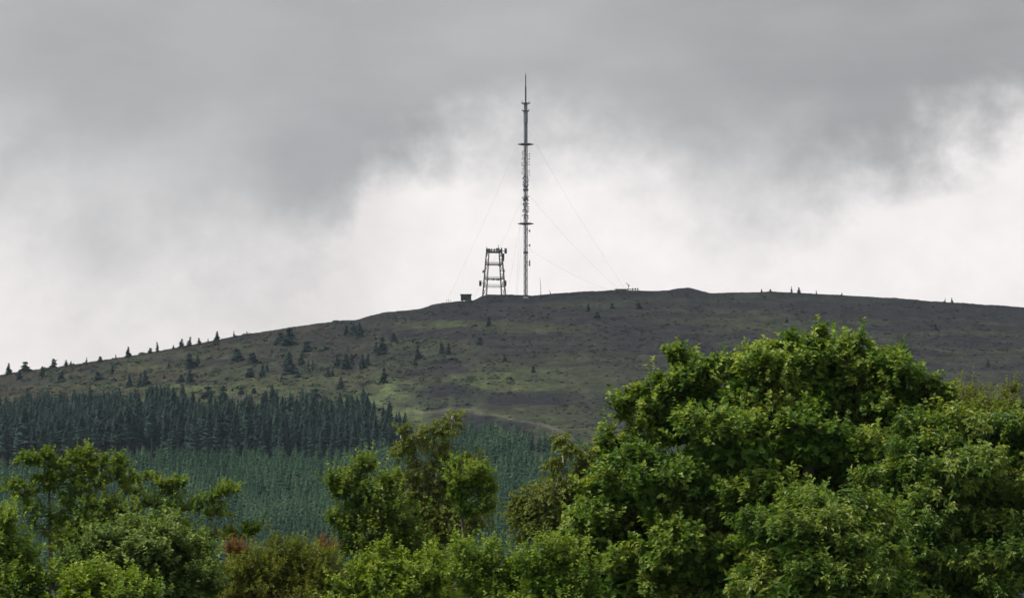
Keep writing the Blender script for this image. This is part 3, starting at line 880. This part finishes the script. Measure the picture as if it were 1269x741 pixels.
    tp_ = np.array([foot + (fork - foot) * .8, fork, (fork + mid) / 2, mid, mid + (top - mid) * .5, top])
    nodes = [(q, trunk_r * r_) for q, r_ in zip(tp_, (.8, .75, .6, .45, .28, .12))]
    for i in np.argsort(np.linalg.norm(C - fork, axis=1)):
        if np.linalg.norm(C[i] - top) > 0.05:
            cost = [np.linalg.norm(C[i] - q) + 0.9 * max(0, q[2] - C[i][2] + 0.35 * np.hypot(*(q - C[i])[:2])) for q, _ in nodes]
            st_, pr = nodes[int(np.argmin(cost))]
            r0 = min(pr * .72, trunk_r * .38 * limb_k); r1 = max(r0 * .45, .012)
            ln_ = np.linalg.norm(C[i] - st_)
            md = st_ + (C[i] - st_) * .5 - UP * .10 * ln_ + rg.normal(0, .05 * ln_, 3)
            md2 = st_ + (C[i] - st_) * .25 - UP * .03 * ln_
            tb.tube([st_, md2, md, C[i]], [r0, r0 * .85, (r0 + r1) / 2, r1], 6)
            nodes.append((md, (r0 + r1) / 2)); nodes.append((C[i], r1))
        for j in np.where(SL == i)[0]:
            md = (C[i] + SC[j]) / 2 + UP * .08
            tb.tube([C[i], md, SC[j]], [.022, .015, .008], 4, False)
    if k:                                          # fine twigs into a share of the shoots
        sel = rg.choice(k, min(k, 1400), replace=False)
        q0, q1 = SC[idx[sel]], P[sel]
        w_ = np.array([0.008, 0, 0])
        tv = np.stack([q0 - w_, q0 + w_, q1 + w_ * .5, q1 - w_ * .5], 1).reshape(-1, 3)
        tv2 = np.stack([q0 - w_[[1, 0, 2]], q0 + w_[[1, 0, 2]], q1 + w_[[1, 0, 2]] * .5, q1 - w_[[1, 0, 2]] * .5], 1).reshape(-1, 3)
        tb.add(np.concatenate([tv, tv2]), None, np.arange(len(tv) * 2).reshape(-1, 4))
    tvv, tff = tb.arrays()
    link('trunk', make_mesh('trunk', tvv - foot, tff, bark, True), root)
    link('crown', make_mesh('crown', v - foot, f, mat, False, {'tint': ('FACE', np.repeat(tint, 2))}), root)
    return root, len(lp)


G_syc = leaf_mat('sycamore_leaves', (0.024, 0.060, 0.010), (0.070, 0.138, 0.018), (0.225, 0.280, 0.055))
G_long = leaf_mat('long_leaves', (0.022, 0.056, 0.010), (0.064, 0.124, 0.017), (0.205, 0.255, 0.055), 0.42)
G_birch = leaf_mat('birch_leaves', (0.044, 0.064, 0.010), (0.090, 0.116, 0.018), (0.160, 0.185, 0.030), 0.5)
G_horn = leaf_mat('hornbeam_leaves', (0.034, 0.074, 0.010), (0.084, 0.142, 0.018), (0.175, 0.225, 0.032))
G_grey = leaf_mat('grey_green_leaves', (0.032, 0.064, 0.014), (0.074, 0.125, 0.028), (0.180, 0.235, 0.065))
G_bright = leaf_mat('bright_leaves', (0.052, 0.096, 0.010), (0.120, 0.188, 0.018), (0.220, 0.280, 0.038))
G_yel = leaf_mat('yellow_green_leaves', (0.056, 0.074, 0.012), (0.108, 0.132, 0.020), (0.170, 0.190, 0.036))
G_rust = leaf_mat('rust_leaves', (0.070, 0.045, 0.014), (0.130, 0.062, 0.020), (0.170, 0.100, 0.030))
G_mid = leaf_mat('mid_green_leaves', (0.040, 0.084, 0.010), (0.094, 0.164, 0.017), (0.190, 0.250, 0.032))

tot = 0
T = []
T.append(broadleaf('sycamore_tree', 'largest broad domed sycamore filling the right half', 'tree', 150, [
    (1010, 484, 66, 44), (1000, 462, 36, 22), (1052, 469, 40, 24), (935, 496, 62, 42, -.6), (1102, 502, 52, 40), (1140, 512, 26, 24), (868, 484, 30, 24), (808, 514, 26, 18),
    (840, 453, 8, 12), (852, 464, 12, 12), (772, 510, 8, 11), (790, 500, 12, 12), (816, 488, 9, 13), (830, 498, 14, 12), (885, 464, 9, 13), (906, 468, 9, 13), (933, 454, 9, 15), (955, 448, 10, 15), (976, 439, 10, 15), (1018, 431, 9, 17), (1000, 438, 9, 13),
    (1038, 444, 9, 13), (1061, 439, 9, 15), (1082, 454, 9, 13), (1110, 459, 10, 15), (1125, 473, 10, 14), (1148, 484, 9, 14), (1168, 498, 8, 13), (1160, 518, 12, 14), (755, 563, 10, 10),
    (870, 500, 46, 34), (905, 520, 45, 34, .6), (970, 515, 60, 38, 1.0), (1045, 505, 60, 38, 1.0), (1105, 530, 55, 38, .6), (830, 530, 40, 30, .8), (778, 565, 38, 28, -.2),
    (900, 562, 70, 34, -2.8), (1010, 552, 56, 34, -2.3), (832, 602, 68, 36, -2.6), (762, 625, 46, 34, -1.4), (940, 640, 72, 38, -3.0), (1075, 578, 54, 36, -1.6), (738, 672, 44, 36, -1.6),
    (850, 692, 76, 40, -3.2), (780, 735, 64, 40, -2.4), (905, 745, 60, 40, -2.6), (950, 615, 140, 95, 3.0), (820, 670, 110, 85, 1.4), (860, 780, 150, 60, .5), (1060, 640, 90, 70, 1.5), (800, 850, 120, 70, 0), (960, 880, 150, 80, .5)],
    G_syc, seed=1, trunk_r=.42, base_px=940))
T.append(broadleaf('long_leaved_tree', 'dense tree with narrow drooping leaves at the right edge', 'tree', 146, [
    (1205, 540, 50, 30), (1140, 560, 50, 36), (1250, 555, 50, 40), (1180, 600, 75, 48, -1.2), (1115, 605, 40, 36, -.8), (1265, 630, 60, 60, -1), (1150, 670, 70, 45, -1.6), (1235, 700, 75, 50, -1.8),
    (1310, 580, 60, 60), (1320, 690, 70, 80), (1180, 750, 90, 50, -1.5), (1230, 640, 110, 90, 1.5), (1200, 840, 130, 80), (1350, 800, 80, 80)],
    G_long, seed=2, clump=(1, .55), trunk_r=.36, base_px=1210, leaf=.22, wid=.27, droop=.75, m=15, shoots=38))
T.append(broadleaf('long_leaved_tree', 'lower rounded tree with narrow leaves in front of the large sycamore', 'tree', 138, [
    (1030, 640, 62, 34), (965, 672, 50, 36), (1085, 672, 48, 36), (1020, 690, 80, 46, -1), (930, 725, 42, 34, -.6), (1000, 745, 85, 46, -1.4), (1095, 735, 60, 40, -1), (1030, 720, 90, 60, 1), (1020, 840, 120, 70)],
    G_long, seed=3, clump=(1, .55), trunk_r=.24, base_px=1020, leaf=.21, wid=.28, droop=.6, m=15, shoots=38))
T.append(broadleaf('olive_tree_top', 'thin yellowish treetop showing between the sycamore and the right edge', 'tree', 166, [
    (1190, 503, 30, 16), (1225, 505, 32, 16), (1262, 506, 24, 14), (1253, 490, 6, 10), (1290, 510, 30, 18), (1205, 515, 40, 18), (1250, 520, 40, 18), (1215, 560, 60, 50)], G_yel, seed=4, trunk_r=.2, leaf=.10, wid=.35))
T.append(broadleaf('birch_tree', 'drooping olive birch at the left flank of the large sycamore', 'tree', 160, [
    (700, 612, 36, 24), (668, 622, 26, 22), (655, 645, 20, 28), (690, 650, 40, 30), (722, 590, 22, 20), (705, 552, 13, 10), (697, 545, 8, 8), (725, 565, 18, 16), (742, 560, 14, 12), (690, 576, 12, 9), (640, 630, 10, 18), (690, 720, 50, 40)],
    G_birch, M_birch, seed=5, loose=.5, trunk_r=.14, leaf=.13, wid=.38, shoots=70, m=13, hang=.55, up=.3, shoot_len=.5, fill=.2, base_px=705))
T.append(broadleaf('birch_tree', 'tall open birch with pale stem in the middle of the trees', 'tree', 174, [
    (560, 520, 9, 8), (550, 538, 16, 10), (530, 535, 12, 10), (515, 545, 15, 12), (497, 543, 13, 14), (520, 572, 14, 20), (540, 560, 9, 14), (507, 585, 14, 16), (525, 605, 22, 16), (560, 600, 12, 18), (575, 582, 26, 14), (588, 575, 18, 10), (540, 632, 24, 20), (570, 632, 30, 24), (560, 660, 34, 22), (500, 620, 18, 16), (520, 680, 45, 25), (580, 720, 50, 30), (515, 640, 26, 18), (535, 602, 14, 16), (548, 650, 30, 20), (525, 655, 26, 18), (545, 582, 10, 12), (500, 560, 12, 14)],
    G_birch, M_birch, seed=6, loose=.7, trunk_r=.11, leaf=.13, wid=.38, shoots=55, m=12, hang=.4, up=.4, shoot_len=.45, fill=.05, sub=(7, .6), base_px=548, limb_k=.8))
T.append(broadleaf('leafy_tree', 'bright green bough clump on the right side of the middle birch', 'tree', 170, [
    (600, 590, 9, 7), (612, 607, 6, 9), (605, 630, 10, 7), (566, 582, 8, 6), (582, 596, 20, 10), (598, 612, 10, 14), (570, 610, 22, 12), (583, 632, 16, 10), (575, 700, 20, 20)], G_mid, seed=7, loose=.8, trunk_r=.12, leaf=.12, base_px=590, shoots=60, fill=.3))
T.append(broadleaf('leafy_tree', 'dark leafy tree at the left side of the middle birch', 'tree', 168, [
    (424, 612, 10, 7), (418, 648, 12, 7), (455, 582, 9, 8), (412, 602, 6, 5), (486, 604, 12, 7), (446, 594, 16, 12), (432, 604, 10, 12), (470, 612, 22, 14), (440, 622, 22, 14), (470, 640, 40, 18), (440, 655, 22, 14), (500, 650, 30, 20), (465, 672, 34, 16), (432, 678, 20, 12), (490, 690, 50, 22), (470, 730, 60, 30)],
    G_horn, seed=8, loose=.8, trunk_r=.15, leaf=.14, base_px=480, shoots=55, fill=.2))
T.append(broadleaf('hornbeam_tree', 'open layered tree with spreading sprays standing at the left', 'tree', 166, [
    (62, 582, 12, 5), (78, 586, 14, 8), (96, 589, 14, 11), (110, 584, 10, 9), (56, 604, 22, 6), (90, 612, 26, 8), (125, 600, 22, 8), (145, 594, 12, 8), (165, 610, 22, 8), (40, 632, 26, 5), (75, 636, 28, 8), (115, 632, 36, 11),
    (155, 636, 32, 9), (195, 626, 26, 6), (215, 614, 14, 4), (235, 632, 20, 4), (255, 622, 16, 3), (272, 613, 9, 3), (60, 659, 26, 7), (105, 666, 46, 12), (160, 664, 46, 11), (215, 656, 34, 7), (245, 672, 28, 4), (275, 668, 18, 3), (298, 663, 16, 3), (314, 661, 8, 3),
    (46, 574, 6, 3), (30, 572, 5, 3), (120, 700, 80, 30), (200, 695, 60, 24), (285, 609, 6, 3), (180, 596, 14, 4), (200, 604, 12, 4), (225, 604, 8, 3), (60, 566, 6, 4), (92, 572, 6, 6), (108, 568, 5, 7), (128, 576, 7, 6), (148, 578, 6, 6), (20, 606, 12, 4), (30, 616, 14, 5), (70, 598, 18, 5), (262, 640, 18, 4), (205, 640, 18, 5)],
    G_horn, seed=9, loose=1.0, trunk_r=.17, leaf=.12, wid=.4, base_px=120, shoots=60, up=.22, droop=.2, fill=.08, sub=(8, .6), shoot_len=.42, limb_k=.7))
T.append(broadleaf('maple_tree', 'grey green maple in front of the open layered tree', 'tree', 146, [
    (150, 668, 46, 20), (205, 672, 44, 20), (120, 688, 30, 20), (180, 696, 60, 30, -.6), (235, 700, 34, 26), (250, 730, 30, 26), (150, 725, 60, 30, -.8), (215, 740, 50, 30, -1), (170, 800, 90, 50)],
    G_grey, seed=10, trunk_r=.2, base_px=180, leaf=.15))
T.append(broadleaf('maple_tree', 'bright green maple top at the bottom left corner', 'tree', 136, [
    (115, 722, 26, 14), (150, 728, 26, 14), (90, 735, 26, 14), (180, 744, 22, 14), (130, 750, 60, 25), (120, 800, 70, 30)], G_bright, seed=11, trunk_r=.14, base_px=125, leaf=.14))
T.append(broadleaf('beech_tree', 'yellow green tree cut off by the left edge', 'tree', 142, [
    (8, 680, 26, 14), (25, 692, 24, 12), (0, 655, 16, 12), (5, 645, 12, 9), (15, 715, 34, 16), (45, 715, 26, 16), (30, 740, 50, 22), (-30, 690, 30, 40), (10, 800, 70, 40)], G_mid, seed=12, trunk_r=.18, base_px=0, leaf=.13))
T.append(broadleaf('willow_shrub', 'yellow green willow shrub between the left and middle trees', 'shrub', 156, [
    (345, 690, 22, 16), (370, 697, 24, 14), (395, 706, 24, 16), (318, 712, 24, 18), (345, 718, 34, 18), (390, 728, 34, 18), (300, 730, 22, 20), (350, 765, 70, 30), (290, 710, 14, 10), (280, 738, 26, 20), (325, 745, 34, 20), (395, 748, 34, 20), (415, 735, 22, 16)], G_yel, seed=13, loose=.6, trunk_r=.12, base_px=350, leaf=.14, wid=.26, shoots=80, up=.8, droop=.1, fill=.3))
T.append(broadleaf('rust_sapling', 'rust coloured sapling beside the yellow green willow shrub', 'sapling', 158, [
    (292, 686, 10, 6), (299, 694, 8, 6), (286, 684, 5, 3), (305, 705, 9, 5), (300, 740, 8, 10)], G_rust, seed=14, trunk_r=.05, base_px=297, leaf=.10, wid=.3, shoots=80, fill=.1))
T.append(broadleaf('rust_sapling', 'reddish sapling at the left foot of the middle trees', 'sapling', 160, [
    (402, 683, 6, 4), (407, 690, 6, 4), (405, 730, 8, 10)], G_rust, seed=15, trunk_r=.05, base_px=404, leaf=.09, wid=.3, shoots=70, fill=.1, dens=.7))
T.append(broadleaf('laurel_shrub', 'bright fresh green shrub below the middle birch', 'shrub', 139, [
    (485, 702, 30, 16), (455, 718, 26, 14), (515, 712, 28, 18), (540, 722, 20, 18), (432, 728, 20, 12), (480, 735, 50, 22), (540, 745, 30, 18), (490, 770, 70, 30)], G_bright, seed=16, trunk_r=.12, base_px=490, leaf=.15, wid=.38))
T.append(broadleaf('bushy_tree', 'rounded mid green tree at the bottom centre right of the bright shrub', 'tree', 147, [
    (590, 692, 34, 20), (620, 700, 28, 22), (565, 706, 24, 18), (600, 722, 48, 24), (640, 725, 24, 22), (600, 765, 60, 34)], G_mid, seed=17, trunk_r=.16, base_px=600, leaf=.12))
T.append(broadleaf('bushy_tree', 'mid green bush at the left foot of the large sycamore', 'tree', 143, [
    (682, 690, 28, 18), (660, 702, 22, 18), (710, 700, 26, 22), (680, 720, 44, 24), (725, 725, 30, 24), (690, 765, 60, 34)], G_mid, seed=18, trunk_r=.16, base_px=690, leaf=.115))
print('LEAVES', [t[1] for t in T], sum(t[1] for t in T))

# ------------------------------------------------------------------ haze
b = MB(); b.box((0, 2200, 199), (5900, 5100, 400))
m = bpy.data.materials.new('haze_air'); m.use_nodes = True; nt = m.node_tree
nt.nodes.remove(nt.nodes['Principled BSDF'])
pv = nt.nodes.new('ShaderNodeVolumePrincipled')
pv.inputs['Color'].default_value = (0.66, 0.82, 1.0, 1)
pv.inputs['Density'].default_value = 1.5e-5
nt.links.new(pv.outputs[0], nt.nodes['Material Output'].inputs['Volume'])
tag(b.build('haze', m), 'thin grey blue haze over the valley and hill', 'haze', kind='stuff')

# ------------------------------------------------------------------ sky
SUN_EL, SUN_AZ = R(60), R(266)           # azimuth clockwise from +y (north = view direction)
w = bpy.data.worlds.new('World'); sc.world = w; w.use_nodes = True
nt = w.node_tree; bg = nt.nodes['Background']
sky = nt.nodes.new('ShaderNodeTexSky'); sky.sky_type = 'NISHITA'; sky.sun_disc = False
sky.sun_elevation = SUN_EL; sky.sun_rotation = SUN_AZ
tc = nt.nodes.new('ShaderNodeTexCoord')
sep = nt.nodes.new('ShaderNodeSeparateXYZ'); nt.links.new(tc.outputs['Generated'], sep.inputs[0])
X, Y, Z = sep.outputs
yy = math_(nt, 'MAXIMUM', math_(nt, 'ABSOLUTE', Y), 0.05)
# azimuth and elevation of the sky direction, in thousandths of a radian
az = math_(nt, 'MULTIPLY', math_(nt, 'ARCTANGENT', math_(nt, 'DIVIDE', X, yy)), 1000 / 105.0)     # -1..1 over the view
el = math_(nt, 'MULTIPLY', math_(nt, 'ARCSINE', Z), 1000 / 116.0)                                   # 0 horizon .. 1 top of the view
comb = nt.nodes.new('ShaderNodeCombineXYZ'); nt.links.new(az, comb.inputs[0]); nt.links.new(el, comb.inputs[1])
V = comb.outputs[0]


def vscale(sx, sy, ox=0, oy=0):
    n = nt.nodes.new('ShaderNodeMapping'); n.inputs['Scale'].default_value = (sx, sy, 1); n.inputs['Location'].default_value = (ox, oy, 0)
    nt.links.new(V, n.inputs[0]); return n.outputs[0]


def px2az(px): return (px - W0 / 2) / F * 1000 / 105.0
def py2el(py): return math.atan((HORIZON - py) / F) * 1000 / 116.0


warp = math_(nt, 'SUBTRACT', noise(nt, vscale(3.0, 4.5, 2.3, 1.7), 1.0, 5, 0.55), 0.5)
warp2 = math_(nt, 'SUBTRACT', noise(nt, vscale(7.0, 8.0, 7.3, 3.1), 1.0, 7, 0.6), 0.5)
warp3 = math_(nt, 'SUBTRACT', noise(nt, vscale(15.0, 17.0, 1.3, 6.1), 1.0, 6, 0.6), 0.5)
fine = math_(nt, 'SUBTRACT', noise(nt, vscale(2.0, 6.0, 5, 9), 1.0, 5, 0.5), 0.5)
a01 = math_(nt, 'MULTIPLY_ADD', az, 0.5, 0.5, clamp=True)
edge_pts = [(0, 236), (60, 250), (140, 276), (230, 262), (330, 275), (400, 282), (432, 258), (456, 214), (485, 200), (560, 188), (660, 180), (720, 168), (790, 185), (860, 225), (930, 240), (1010, 228), (1090, 205), (1160, 178), (1268, 150)]


def curve01(pts, lo, hi):
    n = nt.nodes.new('ShaderNodeFloatCurve')
    cu = n.mapping.curves[0]
    while len(cu.points) < len(pts): cu.points.new(0.5, 0.5)
    for q, (x, y) in zip(cu.points, pts):
        q.location = (x, (y - lo) / (hi - lo)); q.handle_type = 'AUTO'
    n.mapping.update()
    nt.links.new(a01, n.inputs['Value'])
    return math_(nt, 'MULTIPLY_ADD', n.outputs[0], hi - lo, lo)


edge = curve01([(px2az(x) * .5 + .5, py2el(y)) for x, y in edge_pts], 0.0, 1.5)
soft = curve01([(0, .24), (.2, .24), (.33, .10), (.38, .075), (.5, .13), (.62, .16), (.72, .20), (.85, .10), (1, .10)], 0.0, 1.0)
# signed height below the cloud edge
h = math_(nt, 'SUBTRACT', edge, el)
h = math_(nt, 'ADD', h, math_(nt, 'MULTIPLY', warp, 0.24))
h = math_(nt, 'ADD', h, math_(nt, 'MULTIPLY', warp2, 0.17))
h = math_(nt, 'ADD', h, math_(nt, 'MULTIPLY', warp3, 0.06))
s = math_(nt, 'ADD', math_(nt, 'DIVIDE', h, math_(nt, 'MULTIPLY', soft, 2.0)), 0.5, clamp=True)
s = math_(nt, 'MULTIPLY', math_(nt, 'MULTIPLY', s, s), math_(nt, 'MULTIPLY_ADD', s, -2.0, 3.0))    # smoothstep
white = curve01([(0, .935), (.2, .905), (.33, .90), (.42, .965), (.55, .975), (.68, .96), (.8, .965), (1, .97)], 0, 1)
white = math_(nt, 'ADD', white, math_(nt, 'MULTIPLY', warp2, 0.12))
grey = curve01([(0, .705), (.2, .70), (.30, .675), (.36, .675), (.5, .69), (.7, .65), (.85, .635), (1, .63)], 0, 1)
grey = math_(nt, 'ADD', grey, math_(nt, 'MULTIPLY', fine, 0.16))
grey = math_(nt, 'ADD', grey, math_(nt, 'MULTIPLY', warp, 0.06))
lum = math_(nt, 'ADD', grey, math_(nt, 'MULTIPLY', s, math_(nt, 'SUBTRACT', white, grey)))
lin = math_(nt, 'POWER', lum, 2.2)
# the overcast brightens towards the zenith
zb = math_(nt, 'MULTIPLY', math_(nt, 'SUBTRACT', el, 1.5), 0.30, clamp=True)
lin = math_(nt, 'MULTIPLY', lin, math_(nt, 'MULTIPLY_ADD', zb, 1.6, 1.0))
tint = mix(nt, s, (0.985, 0.99, 1.0), (1.0, 0.952, 0.938))
cl = nt.nodes.new('ShaderNodeVectorMath'); cl.operation = 'SCALE'
nt.links.new(tint, cl.inputs[0]); nt.links.new(math_(nt, 'MULTIPLY', lin, 10.0), cl.inputs['Scale'])
col = mix(nt, 0.985, sky.outputs[0], cl.outputs[0])
nt.links.new(col, bg.inputs['Color']); bg.inputs['Strength'].default_value = 0.1

sun = bpy.data.lights.new('sun', 'SUN'); sun.energy = 5.0; sun.angle = R(8); sun.color = (1.0, 0.96, 0.88)
so = bpy.data.objects.new('sun', sun); COL.objects.link(so)
dirv = np.array([math.sin(SUN_AZ) * math.cos(SUN_EL), math.cos(SUN_AZ) * math.cos(SUN_EL), math.sin(SUN_EL)])
from mathutils import Vector
so.rotation_euler = Vector(dirv.tolist()).to_track_quat('Z', 'Y').to_euler()

# ------------------------------------------------------------------ camera and render settings
cam = bpy.data.cameras.new('camera'); cam.sensor_width = 36; cam.sensor_fit = 'HORIZONTAL'
cam.angle = HFOV; cam.clip_start = 1; cam.clip_end = 20000
co = bpy.data.objects.new('camera', cam); COL.objects.link(co)
co.location = CAM.tolist(); co.rotation_euler = (math.pi / 2 + PITCH, 0, 0)
sc.camera = co
sc.render.engine = 'CYCLES'
sc.cycles.use_denoising = True
sc.cycles.max_bounces = 6; sc.cycles.transparent_max_bounces = 4; sc.cycles.diffuse_bounces = 3; sc.cycles.glossy_bounces = 2; sc.cycles.transmission_bounces = 4
sc.view_settings.view_transform = 'Standard'; sc.view_settings.look = 'None'
sc.view_settings.exposure = 0; sc.view_settings.gamma = 1
sc.view_settings.use_curve_mapping = False
